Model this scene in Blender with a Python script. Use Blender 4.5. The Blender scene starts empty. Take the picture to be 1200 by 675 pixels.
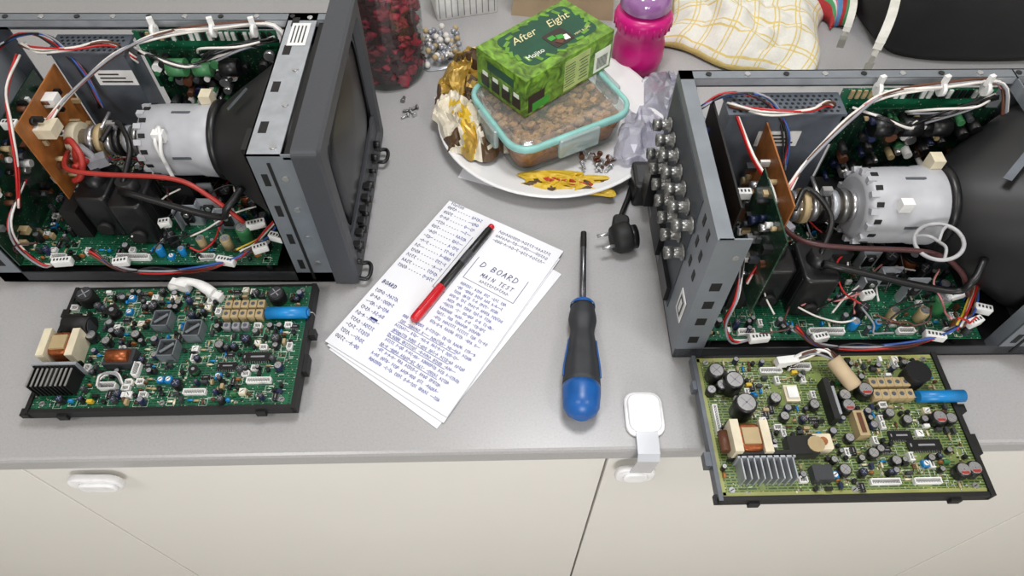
import bpy, math, random
import bmesh as bmh
from mathutils import Vector, Matrix, noise
CT=0.9; CH=0.655; TH=math.radians(35); F=800.0
sn,cs=math.sin(TH),math.cos(TH)
def P(u,v,z=0.0):
    """survey: photo point -> place at height z above the worktop (worktop-relative metres)"""
    x=(u-600)/F; y=(337.5-v)/F
    t=(CH-z)/(cs-y*sn)
    return Vector((x*t,(sn+y*cs)*t,z))
# ---------------------------------------------------------------- materials
def lin(c):
    c=c/255.0
    return c/12.92 if c<=0.04045 else ((c+0.055)/1.055)**2.4
MC={}
def mat(name,col,rough=0.5,metal=0.0,var=0.12,scale=60,bump=0.0,trans=0.0,coat=0.0,alpha=1.0):
    if name in MC: return MC[name]
    m=bpy.data.materials.new(name); m.use_nodes=True; nt=m.node_tree; N=nt.nodes; L=nt.links
    bs=N["Principled BSDF"]; c=[lin(k) for k in col]
    tc=N.new("ShaderNodeTexCoord"); nz=N.new("ShaderNodeTexNoise"); nz.inputs["Scale"].default_value=scale; nz.inputs["Detail"].default_value=4
    L.new(tc.outputs["Object"],nz.inputs["Vector"])
    rp=N.new("ShaderNodeValToRGB"); rp.color_ramp.elements[0].position=.3; rp.color_ramp.elements[1].position=.7
    rp.color_ramp.elements[0].color=[k*(1-var) for k in c]+[1]; rp.color_ramp.elements[1].color=[min(1,k*(1+var)) for k in c]+[1]
    L.new(nz.outputs["Fac"],rp.inputs["Fac"]); L.new(rp.outputs["Color"],bs.inputs["Base Color"])
    bs.inputs["Roughness"].default_value=rough; bs.inputs["Metallic"].default_value=metal
    bs.inputs["Transmission Weight"].default_value=trans; bs.inputs["Coat Weight"].default_value=coat; bs.inputs["Alpha"].default_value=alpha
    if bump>0:
        bp=N.new("ShaderNodeBump"); bp.inputs["Strength"].default_value=bump; bp.inputs["Distance"].default_value=0.002
        L.new(nz.outputs["Fac"],bp.inputs["Height"]); L.new(bp.outputs["Normal"],bs.inputs["Normal"])
    MC[name]=m; return m
def clearmat(name,col=(240,245,248),gl=0.12,rough=0.05,body=0.0):
    if name in MC: return MC[name]
    m=bpy.data.materials.new(name); m.use_nodes=True; nt=m.node_tree; N=nt.nodes; L=nt.links
    N.remove(N["Principled BSDF"]); out=N["Material Output"]
    tr=N.new("ShaderNodeBsdfTransparent"); tr.inputs[0].default_value=[lin(k) for k in col]+[1]
    g=N.new("ShaderNodeBsdfGlossy"); g.inputs["Roughness"].default_value=rough
    d=N.new("ShaderNodeBsdfDiffuse"); d.inputs[0].default_value=[lin(k) for k in col]+[1]
    mx=N.new("ShaderNodeMixShader"); fr=N.new("ShaderNodeLayerWeight"); fr.inputs[0].default_value=0.2
    ma=N.new("ShaderNodeMath"); ma.operation='MULTIPLY_ADD'; ma.inputs[1].default_value=0.4; ma.inputs[2].default_value=gl*0.3
    L.new(fr.outputs["Fresnel"],ma.inputs[0]); L.new(ma.outputs[0],mx.inputs[0])
    m2=N.new("ShaderNodeMixShader"); m2.inputs[0].default_value=body
    L.new(tr.outputs[0],m2.inputs[1]); L.new(d.outputs[0],m2.inputs[2])
    L.new(m2.outputs[0],mx.inputs[1]); L.new(g.outputs[0],mx.inputs[2]); L.new(mx.outputs[0],out.inputs[0])
    MC[name]=m; return m
def pcbmat(name,c1,c2,pad=(185,185,165)):
    m=bpy.data.materials.new(name); m.use_nodes=True; nt=m.node_tree; N=nt.nodes; L=nt.links
    bs=N["Principled BSDF"]; tc=N.new("ShaderNodeTexCoord")
    br=N.new("ShaderNodeTexBrick"); br.inputs["Scale"].default_value=90; br.inputs["Mortar Size"].default_value=.06; br.offset=.37; br.squash=1.7
    for k,c in (("Color1",c1),("Color2",[x*.8 for x in c1]),("Mortar",c2)): br.inputs[k].default_value=[lin(x) for x in c]+[1]
    nz=N.new("ShaderNodeTexNoise"); nz.inputs["Scale"].default_value=45
    va=N.new("ShaderNodeVectorMath"); va.operation='SNAP'; va.inputs[1].default_value=(.006,.006,.006)
    L.new(tc.outputs["Object"],va.inputs[0]); L.new(va.outputs[0],nz.inputs["Vector"])
    L.new(tc.outputs["Object"],br.inputs["Vector"])
    mx=N.new("ShaderNodeMix"); mx.data_type='RGBA'; mx.inputs[7].default_value=[lin(x) for x in c2]+[1]
    r0=N.new("ShaderNodeValToRGB"); r0.color_ramp.interpolation='CONSTANT'; r0.color_ramp.elements[1].position=.60
    L.new(nz.outputs["Fac"],r0.inputs[0]); L.new(r0.outputs[0],mx.inputs[0]); L.new(br.outputs["Color"],mx.inputs[6])
    vo=N.new("ShaderNodeTexVoronoi"); vo.inputs["Scale"].default_value=260
    L.new(tc.outputs["Object"],vo.inputs["Vector"])
    r1=N.new("ShaderNodeMath"); r1.operation='LESS_THAN'; r1.inputs[1].default_value=.16; L.new(vo.outputs["Distance"],r1.inputs[0])
    m2=N.new("ShaderNodeMix"); m2.data_type='RGBA'; m2.inputs[7].default_value=[lin(x) for x in pad]+[1]
    L.new(r1.outputs[0],m2.inputs[0]); L.new(mx.outputs[2],m2.inputs[6]); L.new(m2.outputs[2],bs.inputs["Base Color"])
    bs.inputs["Roughness"].default_value=.32; bs.inputs["Coat Weight"].default_value=.25
    return m
black=mat("black_plastic",(18,18,20),.38); black2=mat("matte_black",(13,13,14),.6)
dkgrey=mat("dark_grey_plastic",(52,54,58),.5,var=.05,scale=300,bump=.05)
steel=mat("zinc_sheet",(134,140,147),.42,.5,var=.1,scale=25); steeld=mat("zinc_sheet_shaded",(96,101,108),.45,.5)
steell=mat("bright_sheet",(168,172,178),.4,.4); silver=mat("tin",(198,198,200),.28,.85); white=mat("white_plastic",(228,228,226),.42)
cream=mat("cream_plastic",(214,204,178),.5); copper=mat("copper_wire",(150,82,45),.35,.6,var=.3,scale=400); orange=mat("orange_board",(150,92,42),.5,var=.3)
blue=mat("blue_part",(20,124,190),.35); navy=mat("navy_sleeve",(28,36,70),.4); brown=mat("brown_part",(92,54,34),.5); tan=mat("tan_part",(172,152,114),.5)
red=mat("red_wire",(176,30,28),.4); rbrown=mat("hv_lead",(158,44,36),.4); yel=mat("yellow_part",(204,172,50),.5); grn=mat("green_part",(48,110,66),.5)
gwire=mat("grey_wire",(140,140,146),.5); bwire=mat("blue_wire",(46,84,160),.45); wwire=mat("white_wire",(218,214,208),.5); pwire=mat("pink_wire",(200,130,128),.5)
silk=mat("silkscreen_white",(205,215,200),.6); magR=mat("maroon",(66,32,32),.45)
nickel=mat("nickel_dull",(138,138,136),.33,.8)
pcbG=pcbmat("circuit_green",(12,64,45),(28,98,68)); pcbY=pcbmat("circuit_olive",(58,86,50),(120,136,76),(200,200,160)); pcbD=pcbmat("circuit_dark_green",(8,36,25),(16,56,38),(120,130,110))
# ---------------------------------------------------------------- builder
class B:
    def __init__(s): s.v=[];s.f=[];s.mi=[];s.sm=[];s.mats=[];s.M=Matrix.Identity(4)
    def k(s,m):
        if m not in s.mats: s.mats.append(m)
        return s.mats.index(m)
    def add(s,vs,fs,m,smooth=False,X=None):
        o=len(s.v); T=s.M@X if X is not None else s.M
        s.v+= [T@Vector(p) for p in vs]; i=s.k(m)
        for j,f in enumerate(fs):
            s.f.append([a+o for a in f]); s.mi.append(i); s.sm.append(smooth[j] if isinstance(smooth,list) else smooth)
    def box(s,x,y,z,a,b,c,m,rz=0,X=None):
        """centre x,y ; bottom z ; size a,b,c"""
        T=Matrix.Translation((x,y,z))@Matrix.Rotation(rz,4,'Z')
        if X is not None: T=X@T
        a/=2;b/=2
        s.add([(-a,-b,0),(a,-b,0),(a,b,0),(-a,b,0),(-a,-b,c),(a,-b,c),(a,b,c),(-a,b,c)],
              [(3,2,1,0),(4,5,6,7),(0,1,5,4),(1,2,6,5),(2,3,7,6),(3,0,4,7)],m,False,T)
    def bx(s,x0,x1,y0,y1,z0,z1,m): s.box((x0+x1)/2,(y0+y1)/2,z0,x1-x0,y1-y0,z1-z0,m)
    def loft(s,rings,m,c0=True,c1=True,smooth=True,X=None,closed=True):
        n=len(rings[0]); vs=[p for r in rings for p in r]; fs=[];sm=[]
        for i in range(len(rings)-1):
            for j in range(n if closed else n-1):
                k=(j+1)%n; fs.append((i*n+j,i*n+k,(i+1)*n+k,(i+1)*n+j)); sm.append(smooth)
        if c0: fs.append(tuple(range(n-1,-1,-1))); sm.append(False)
        if c1: fs.append(tuple((len(rings)-1)*n+j for j in range(n))); sm.append(False)
        s.add(vs,fs,m,sm,X)
    def rbox(s,x,y,z,a,b,c,r,m,ch=None,rz=0,X=None,seg=4):
        ch=r*.4 if ch is None else ch
        def ring(ins,zz):
            o=[];A=a/2-ins;Bb=b/2-ins;R=max(r-ins,1e-5)
            for q,(sx,sy) in enumerate(((1,1),(-1,1),(-1,-1),(1,-1))):
                for i in range(seg+1):
                    t=math.pi/2*(q+i/seg); o.append((sx*(A-R)+R*math.cos(t),sy*(Bb-R)+R*math.sin(t),zz))
            return o
        T=Matrix.Translation((x,y,z))@Matrix.Rotation(rz,4,'Z')
        if X is not None: T=X@T
        s.loft([ring(ch,0),ring(ch*.3,ch*.3),ring(0,ch),ring(0,c-ch),ring(ch*.3,c-ch*.3),ring(ch,c)],m,smooth=True,X=T)
    def cyl(s,p0,p1,r0,m,r1=None,n=12,caps=True,smooth=True):
        p0=Vector(p0);p1=Vector(p1);r1=r0 if r1 is None else r1;d=p1-p0
        q=d.to_track_quat('Z','Y').to_matrix().to_4x4(); X=Matrix.Translation(p0)@q;h=d.length
        R=lambda r,z:[(r*math.cos(2*math.pi*i/n),r*math.sin(2*math.pi*i/n),z) for i in range(n)]
        s.loft([R(r0,0),R(r1,h)],m,caps,caps,smooth,X)
    def lathe(s,prof,m,X=None,n=24,c0=True,c1=True):
        s.loft([[(r*math.cos(2*math.pi*i/n),r*math.sin(2*math.pi*i/n),z) for i in range(n)] for r,z in prof],m,c0,c1,True,X)
    def tube(s,pts,r,m,n=6,res=6):
        pts=[Vector(p) for p in pts]; q=[pts[0]*2-pts[1]]+pts+[pts[-1]*2-pts[-2]]; c=[]
        for i in range(1,len(q)-2):
            a,b_,c_,d=q[i-1:i+3]
            for j in range(res):
                t=j/res; c.append(.5*((2*b_)+(c_-a)*t+(2*a-5*b_+4*c_-d)*t*t+(-a+3*b_-3*c_+d)*t**3))
        c.append(pts[-1]); rings=[];up=Vector((0,0,1))
        for i,p in enumerate(c):
            t=(c[min(i+1,len(c)-1)]-c[max(i-1,0)])
            if t.length<1e-9: t=Vector((1,0,0))
            t.normalize(); a=t.cross(up)
            if a.length<.05: a=t.cross(Vector((1,0,0)))
            a.normalize(); b_=a.cross(t); up=b_.copy()
            rr=r(i/(len(c)-1)) if callable(r) else r
            rings.append([p+a*math.cos(2*math.pi*k/n)*rr+b_*math.sin(2*math.pi*k/n)*rr for k in range(n)])
        s.loft(rings,m)
    def bundle(s,pts,r,ms,spread=.002,seed=0):
        rd=random.Random(seed)
        for i,m in enumerate(ms):
            s.tube([Vector(p)+Vector((rd.uniform(-1,1),rd.uniform(-1,1),rd.uniform(-1,1)))*spread for p in pts],r,m,n=5,res=5)
    def blob(s,c,r,m,seed=0,sq=(1,1,1),n=8,amp=.35,freq=1.6):
        rings=[];off=Vector((seed*3.1,seed*1.7,seed))
        for i in range(1,n):
            th=math.pi*i/n; ring=[]
            for j in range(n+2):
                ph=2*math.pi*j/(n+2); d=Vector((math.sin(th)*math.cos(ph),math.sin(th)*math.sin(ph),-math.cos(th)))
                rr=r*(1+amp*noise.noise(d*freq+off)); ring.append((c[0]+d.x*rr*sq[0],c[1]+d.y*rr*sq[1],c[2]+d.z*rr*sq[2]))
            rings.append(ring)
        s.loft(rings,m)
    def obj(s,name,parent=None,loc=(0,0,CT),rot=0):
        me=bpy.data.meshes.new(name); me.from_pydata([tuple(p) for p in s.v],[],s.f)
        for m in s.mats: me.materials.append(m)
        me.polygons.foreach_set("material_index",s.mi); me.polygons.foreach_set("use_smooth",s.sm); me.update()
        o=bpy.data.objects.new(name,me); bpy.context.collection.objects.link(o)
        if parent: o.parent=parent
        else: o.location=loc; o.rotation_euler=(0,0,rot)
        return o
def empty(name,loc,rot=0):
    e=bpy.data.objects.new(name,None); e.empty_display_size=.03; bpy.context.collection.objects.link(e); e.location=loc; e.rotation_euler=(0,0,rot); return e
def text(body,size,m,parent,loc,rot=(0,0,0),name="lettering",ext=.0001,shear=0):
    c=bpy.data.curves.new(name,'FONT'); c.body=body; c.size=size; c.extrude=ext; c.align_x='CENTER'; c.align_y='CENTER'; c.shear=shear; c.materials.append(m)
    o=bpy.data.objects.new(name,c); bpy.context.collection.objects.link(o); o.parent=parent; o.location=loc; o.rotation_euler=rot; return o
# ---------------------------------------------------------------- room
YW=math.radians(1.1); EDGE=0.2576
def roomrot(o): o.location=(0,EDGE,0); o.rotation_euler=(0,0,YW); return o
def wallmat():return mat("wall_paint",(226,224,218),.8,var=.02,scale=8)
ctm=mat("quartz_worktop",(168,167,168),.3,var=.05,scale=420,bump=.01)
nt=ctm.node_tree;N=nt.nodes;L=nt.links
vo=N.new("ShaderNodeTexVoronoi");vo.inputs["Scale"].default_value=330;L.new(N["Texture Coordinate"].outputs["Object"],vo.inputs["Vector"])
th=N.new("ShaderNodeMath");th.operation='LESS_THAN';th.inputs[1].default_value=.22;L.new(vo.outputs["Distance"],th.inputs[0])
ml=N.new("ShaderNodeMath");ml.operation='MULTIPLY';ml.inputs[1].default_value=.14;L.new(th.outputs[0],ml.inputs[0])
mx=N.new("ShaderNodeMix");mx.data_type='RGBA';mx.inputs[7].default_value=(.16,.15,.14,1)
src=N["Principled BSDF"].inputs["Base Color"].links[0].from_socket
L.new(ml.outputs[0],mx.inputs[0]);L.new(src,mx.inputs[6]);L.new(mx.outputs[2],N["Principled BSDF"].inputs["Base Color"])
b=B(); b.loft([[(-1.9,y0,z),(1.9,y0,z),(1.9,.95,z),(-1.9,.95,z)] for y0,z in ((.004,-.026),(0,-.022),(0,-.004),(.0015,-.001),(.004,0))],ctm,smooth=False)
roomrot(b.obj("kitchen_countertop")).location.z=CT
front=mat("cabinet_front_lacquer",(234,232,227),.22,var=.012,scale=5,coat=.3); carc=mat("cabinet_carcass",(60,58,55),.7)
b=B(); b.bx(-1.88,1.88,.024,.94,.1,CT-.0265,carc); b.bx(-1.88,1.88,.07,.9,0,.1,black)
xs=[-1.7,-1.1,-.508,.100,.678,1.28,1.88]
for i in range(len(xs)-1):
    w=xs[i+1]-xs[i]-.003; xm=(xs[i]+xs[i+1])/2
    X=Matrix.Translation((xm,.0235,.105))@Matrix.Rotation(math.pi/2,4,'X')
    b.rbox(0,(CT-.030-.105)/2,0,w,CT-.030-.105,.019,.002,front,ch=.0008,X=X)
roomrot(b.obj("base_cabinet"))
flm=mat("floor_tile",(188,182,172),.4,var=.04,scale=6)
b=B(); b.bx(-2.2,2.2,-1.8,1.35,-.05,0,flm); b.obj("floor",loc=(0,0,0))
b=B(); b.bx(-2.2,2.2,1.25,1.33,0,2.6,wallmat()); b.obj("wall_back",loc=(0,0,0))
b=B(); b.bx(-2.28,-2.2,-1.8,1.33,0,2.6,wallmat()); b.obj("wall_left",loc=(0,0,0))
b=B(); b.bx(2.2,2.28,-1.8,1.33,0,2.6,wallmat()); b.obj("wall_right",loc=(0,0,0))
b=B(); b.bx(-2.28,2.28,-1.8,1.33,2.6,2.65,wallmat()); b.obj("ceiling",loc=(0,0,0))
# ---------------------------------------------------------------- electronics parts
def ecap(b,x,y,r,h,z=0,sl=None,top=None):
    sl=sl or black; b.lathe([(r*.92,z),(r,z+r*.1),(r,z+h-r*.25),(r*.93,z+h)],sl,n=14,X=Matrix.Translation((x,y,0)))
    b.cyl((x,y,z+h-.0002),(x,y,z+h+.0003),r*.8,top or silver,n=14)
    b.box(x,y,z+h+.0003,r*1.3,r*.12,.0001,gwire,rz=.7); b.box(x,y,z+h+.0003,r*1.3,r*.12,.0001,gwire,rz=.7+math.pi/2)
def axial(b,x,y,l,r,m,a=0,z=0,lead=.002):
    c,s_=math.cos(a),math.sin(a); e=l/2
    b.cyl((x-c*e,y-s_*e,z+r+.0005),(x+c*e,y+s_*e,z+r+.0005),r,m,n=8)
    b.tube([(x-c*(e+lead),y-s_*(e+lead),z),(x-c*(e+lead*.8),y-s_*(e+lead*.8),z+r),(x+c*(e+lead*.8),y+s_*(e+lead*.8),z+r),(x+c*(e+lead),y+s_*(e+lead),z)],.0003,silver,n=4,res=2)
def disc(b,x,y,r,m,a=0,z=0):
    c,s_=math.cos(a),math.sin(a); b.cyl((x-s_*.001,y+c*.001,z+r+.001),(x+s_*.001,y-c*.001,z+r+.001),r,m,n=10)
def ic(b,x,y,l,w,a=0,z=0,pins=8):
    X=Matrix.Translation((x,y,z))@Matrix.Rotation(a,4,'Z')
    b.box(0,0,.001,l,w,.0028,black,X=X); b.box(-l*.42,0,.0038,l*.05,w*.3,.0001,gwire,X=X)
    for i in range(pins):
        px=-l/2+l*(i+.5)/pins
        for q in (-1,1): b.box(px,q*(w/2+.0008),0,.0006,.0016,.0022,silver,X=X)
    b.box(l*.05,0,.0038,l*.5,w*.18,.0001,gwire,X=X)
def conn(b,x,y,n_,a=0,z=0,m=None,h=.006):
    X=Matrix.Translation((x,y,z))@Matrix.Rotation(a,4,'Z'); l=n_*.0025+.002; m=m or white
    b.box(0,0,0,l,.0052,.001,m,X=X); b.box(0,.0022,0,l,.001,h,m,X=X); b.box(-l/2,0,0,.001,.0052,h*.8,m,X=X); b.box(l/2,0,0,.001,.0052,h*.8,m,X=X); b.box(0,-.0022,0,l,.0009,h*.6,m,X=X)
    for i in range(n_): b.box(-l/2+.00225+i*.0025,0,0,.0007,.0007,h*1.05,silver,X=X)
def sheet_can(b,x,y,a_,c_,h,m,a=0,z=0):
    b.rbox(x,y,z,a_,c_,h,.0008,m,rz=a,seg=2)
    b.cyl((x,y,z+h),(x,y,z+h+.0004),min(a_,c_)*.28,steeld,n=10)
def heatsink(b,x,y,w,d,h,n_,m,a=0,z=0):
    X=Matrix.Translation((x,y,z))@Matrix.Rotation(a,4,'Z'); b.box(0,d/2-.001,0,w,.002,h,m,X=X)
    for i in range(n_): b.box(-w/2+w*(i+.5)/n_,0,0,.0013,d,h,m,X=X)
def trafo(b,x,y,w,d,h,a=0,z=0):
    X=Matrix.Translation((x,y,z))@Matrix.Rotation(a,4,'Z')
    b.box(-w*.36,0,0,w*.20,d,h,cream,X=X); b.box(w*.36,0,0,w*.20,d,h*.9,cream,X=X)
    b.rbox(0,0,h*.1,w*.55,d*.85,h*.75,d*.2,copper,X=X); b.box(0,0,h*.85,w*.4,d*.5,h*.1,tan,X=X); b.box(0,-d*.5,0,w*1.05,.0015,h*.35,black,X=X); b.box(0,d*.5,0,w*1.05,.0015,h*.35,black,X=X)
def coil(b,x,y,r,h,z=0,m=None):
    b.cyl((x,y,z),(x,y,z+h*.12),r,black); b.cyl((x,y,z+h*.12),(x,y,z+h*.88),r*.8,m or copper); b.cyl((x,y,z+h*.88),(x,y,z+h),r,black); b.cyl((x,y,z+h),(x,y,z+h+.0006),r*.35,gwire)
def trim(b,x,y,m,z=0,a=0):
    b.box(x,y,z,.0065,.0065,.0045,m,rz=a); b.cyl((x,y,z+.0045),(x,y,z+.0055),.0024,white,n=10); b.box(x,y,z+.0055,.0038,.0007,.0003,black,rz=a+.6)
def populate(b,W,D,seed,avoid,step=.0078,z=0,bright=False,x0=0,y0=0,tall=1.0):
    rd=random.Random(seed); nx=int(W/step); ny=int(D/step)
    for i in range(nx):
        for j in range(ny):
            x=x0+(i+.5+rd.uniform(-.3,.3))*step; y=y0+(j+.5+rd.uniform(-.3,.3))*step
            if any(abs(x-ax)<aw/2+.002 and abs(y-ay)<ah/2+.002 for ax,ay,aw,ah in avoid): continue
            t=rd.random(); a=rd.choice((0,math.pi/2))
            if t<.12:
                axial(b,x,y,.0055,.0011,rd.choice((tan,tan,cream,blue,brown)),a,z)
            elif t<.27:
                r=rd.uniform(.0023,.0040); ecap(b,x,y,r,rd.uniform(.006,.010)*tall,z,rd.choice((black,black,black2,navy,dkgrey)), silver if (bright and rd.random()<.7) or rd.random()<.35 else rd.choice((gwire,dkgrey,navy)))
            elif t<.33: disc(b,x,y,rd.uniform(.002,.003),rd.choice((tan,orange,blue,brown)),a,z)
            elif t<.46: b.box(x,y,z+.001,.0055,.0030,.005*tall,rd.choice((grn,yel,brown,tan,navy,white)) if rd.random()<.3 else rd.choice((dkgrey,black)),rz=a)
            elif t<.54:
                b.cyl((x,y,z),(x,y,z+.005),.0022,black,n=8)
            elif t<.72:
                for q in range(rd.choice((2,3,4))):
                    xx=x+rd.uniform(-.003,.003); yy=y+rd.uniform(-.003,.003)
                    b.box(xx,yy,z,.0022,.0013,.0007,rd.choice((black,tan,cream,brown,silver)),rz=a)
            elif t<.80:
                b.tube([(x-.003*math.cos(a),y-.003*math.sin(a),z),(x-.002*math.cos(a),y-.002*math.sin(a),z+.0015),(x+.002*math.cos(a),y+.002*math.sin(a),z+.0015),(x+.003*math.cos(a),y+.003*math.sin(a),z)],.0004,silver,n=4,res=2)
            elif t<.83: trim(b,x,y,rd.choice((blue,white,cream)),z,a)
            elif t<.87: conn(b,x,y,2,a,z)
            elif t<.91: ic(b,x,y,.0085,.0045,a,z,5)
            if rd.random()<.4:
                l=rd.uniform(.003,.006); b.box(x+.002,y+.0035,z,l,.0006,.00012,silk)
            if rd.random()<.25:
                w=.004
                for q in range(4): b.box(x+(w if q==0 else -w if q==1 else 0),y+(w if q==2 else -w if q==3 else 0),z,(.0003 if q<2 else 2*w),(2*w if q<2 else .0003),.0001,silk)
# ---------------------------------------------------------------- loose circuit boards
def circuit_board(org,ang,W,D,kind):
    e=empty("circuit_board",(org.x,org.y,CT+org.z),ang)
    pm=pcbG if kind==0 else pcbY; z=.0018
    b=B(); fm=black2; sd=steeld if kind else black2
    b.bx(-.004,W+.003,-.004,0,-.010,.003,fm); b.bx(-.003,W+.003,D,D+.002,-.010,.003,fm)
    b.bx(-.004,0,-.004,D+.002,-.010,.004,sd); b.bx(W,W+.005,-.004,D+.002,-.010,.004,fm)
    for fx in (.2,.5,.8): b.bx(W*fx-.004,W*fx+.004,0,D,-.009,-.001,fm)
    b.bx(-.012 if kind==0 else -.006,0,-.004,.004,-.010,-.003,fm); b.bx(W,W+.010,D*.25,D*.25+.02,-.009,.003,fm); b.bx(W,W+.012,D*.55,D*.55+.008,-.009,.003,fm)
    b.bx(-.010,0,D*.2,D*.2+.014,-.009,.003,sd); b.bx(-.008,0,D*.75,D*.75+.01,-.009,.003,sd)
    for fx in (.12,.88): b.bx(W*fx-.005,W*fx+.005,-.007,-.004,-.010,-.002,fm)
    b.obj("carrier_frame",e)
    b=B(); b.rbox(W/2,D/2,0,W,D,z,.002,pm,ch=.0002)
    if kind:
        be=mat("bare_edge",(150,154,92),.4)
        b.bx(.001,W-.001,.0005,.004,z,z+.0003,be); b.bx(.001,W-.001,D-.005,D-.0005,z,z+.0003,be); b.bx(.0005,.004,0.001,D-.001,z,z+.0003,be)
    b.obj("board",e)
    b=B(); av=[]
    def A(u,v,w=.012,h=.012):
        x=u*W;y=(1-v)*D; av.append((x,y,w,h)); return x,y
    if kind==0:
        x,y=A(.075,.12,.02,.02); ecap(b,x,y,.0095,.018,z,black2,dkgrey)
        x,y=A(.09,.35,.03,.022); b.cyl((x-.014,y,z+.011),(x+.014,y-.004,z+.011),.0105,black2,n=18); b.cyl((x+.014,y-.004,z+.011),(x+.0145,y-.004,z+.011),.009,dkgrey,n=18)
        x,y=A(.07,.56,.042,.034); trafo(b,x,y,.038,.032,.026,.05,z)
        x,y=A(.085,.82,.046,.028); heatsink(b,x,y,.042,.024,.022,10,black2,0,z); b.box(x,y+.013,z,.046,.003,.024,steell)
        for q in range(9): b.box(x-.019+q*.0048,y-.002,z+.022,.002,.02,.0006,silver)
        x,y=A(.20,.24,.016,.016); coil(b,x,y,.007,.012,z,black)
        x,y=A(.30,.64,.032,.022); b.box(x,y,z,.03,.019,.012,dkgrey); b.cyl((x-.011,y,z+.0125),(x+.011,y,z+.0125),.007,copper)
        for (u,v) in ((.42,.33),(.48,.58),(.56,.42)):
            x,y=A(u,v,.022,.024); b.bx(x-.009,x+.009,y-.01,y-.009,z,z+.014,steel);b.bx(x-.009,x+.009,y+.009,y+.01,z,z+.014,steel);b.bx(x-.009,x-.008,y-.01,y+.01,z,z+.014,steel);b.bx(x+.008,x+.009,y-.01,y+.01,z,z+.014,steel); b.box(x,y,z,.011,.012,.009,dkgrey); b.box(x,y,z+.012,.016,.003,.0012,steel,rz=.7)
        for i in range(5):
            for j in range(2): x,y=A(.675+i*.034,.2+j*.085,.0095,.012); sheet_can(b,x,y,.0078,.0098,.010,tan,z=z)
        for i in range(3): x,y=A(.685+i*.038,.38); sheet_can(b,x,y,.0075,.0075,.008,gwire,z=z)
        x,y=A(.87,.13,.02,.02); ecap(b,x,y,.0092,.016,z,black2,dkgrey)
        x,y=A(.925,.28,.048,.014); b.cyl((x-.022,y,z+.008),(x+.022,y,z+.008),.0068,blue,n=16); b.cyl((x+.022,y,z+.008),(x+.024,y,z+.008),.004,blue); b.tube([(x+.024,y,z+.008),(x+.028,y,z+.007),(x+.029,y,z)],.0005,silver)
        x,y=A(.83,.63,.032,.014); ic(b,x,y,.029,.010,0,z,12)
        x,y=A(.72,.7,.024,.012); ic(b,x,y,.02,.008,0,z,9)
        x,y=A(.49,.8,.02,.014); trim(b,x-.004,y,blue,z); trim(b,x+.004,y,blue,z)
        x,y=A(.60,.74,.014,.014); coil(b,x,y,.005,.009,z,grn)
        for u,v,r in ((.15,.45,.006),(.22,.5,.005),(.33,.45,.005),(.36,.2,.0055),(.68,.55,.005),(.78,.5,.005),(.55,.85,.005),(.9,.5,.005)):
            x,y=A(u,v,2*r,2*r); ecap(b,x,y,r,.011,z,black,rd0.choice((silver,dkgrey,navy)))
        x,y=A(.86,.82,.03,.01); conn(b,x,y,9,0,z); x,y=A(.62,.9,.03,.01); conn(b,x,y,8,0,z)
        x,y=A(.93,.72,.012,.012); ecap(b,x,y,.0045,.009,z,navy,silver)
        x,y=A(.28,.85,.028,.01); conn(b,x,y,6,0,z,h=.01)
        b.bundle([(x-.008,y,z+.008),(x-.006,y+.008,z+.012),(x+.008,y+.010,z+.012),(x+.014,y+.002,z+.004)],.0010,[wwire,gwire,wwire,gwire],.002,3)
        x,y=A(.37,.72); conn(b,x,y,5,math.pi/2,z,h=.009)
        b.tube([(.40*W,D*.99,z+.004),(.46*W,D*1.0,z+.012),(.53*W,D*.97,z+.014),(.60*W,D*.90,z+.01)],lambda t:.0052+.003*math.sin(t*9)*.3,white,n=10)
        b.box(.45*W,D*1.01-.004,z+.002,.02,.008,.013,white,rz=-.3); b.box(.60*W,D*.9,z,.018,.008,.009,white,rz=-.4)
    else:
        for u,v,r,h in ((.055,.16,.0085,.018),(.115,.25,.010,.022),(.135,.43,.011,.025),(.075,.25,.006,.012),(.03,.28,.005,.01)):
            x,y=A(u,v,2*r,2*r); ecap(b,x,y,r,h,z,black,silver)
        x,y=A(.125,.66,.046,.034); trafo(b,x,y,.040,.032,.026,0,z); b.cyl((x-.022,y+.010,z+.01),(x-.022,y-.010,z+.01),.005,brown)
        x,y=A(.17,.86,.058,.026); heatsink(b,x,y,.054,.022,.02,9,steell,0,z); b.box(x,y+.015,z,.05,.004,.018,black)
        x,y=A(.33,.7,.034,.02); b.box(x,y,z,.028,.018,.014,black); b.cyl((x+.012,y,z+.014),(x+.012,y,z+.0156),.008,tan)
        x,y=A(.41,.68,.022,.020); b.rbox(x,y,z,.018,.016,.014,.002,cream); b.cyl((x,y,z+.014),(x,y,z+.0155),.004,orange)
        for u,v,r in ((.56,.42,.007),(.56,.34,.0065),(.645,.31,.008),(.43,.40,.0055),(.53,.64,.005),(.47,.86,.006),(.90,.52,.0075),(.95,.52,.006),(.91,.88,.0072),(.955,.87,.0072),(.68,.8,.005),(.6,.75,.0055),(.28,.35,.006),(.3,.48,.005),(.72,.47,.005),(.78,.52,.005)):
            x,y=A(u,v,2*r,2*r); ecap(b,x,y,r,r*1.7,z,black,silver)
            if r>.0065: b.box(x,y-r*.45,z+r*1.7+.0004,r*1.0,r*.3,.0002,rbrown)
        for i in range(5):
            for j in range(2): x,y=A(.69+i*.033,.25+j*.09,.0095,.013); sheet_can(b,x,y,.0080,.0100,.011,tan,z=z)
        x,y=A(.865,.21,.026,.026); ecap(b,x,y,.0115,.020,z,black2,dkgrey); b.cyl((x,y,z+.020),(x,y,z+.0215),.0122,black,n=20)
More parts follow.
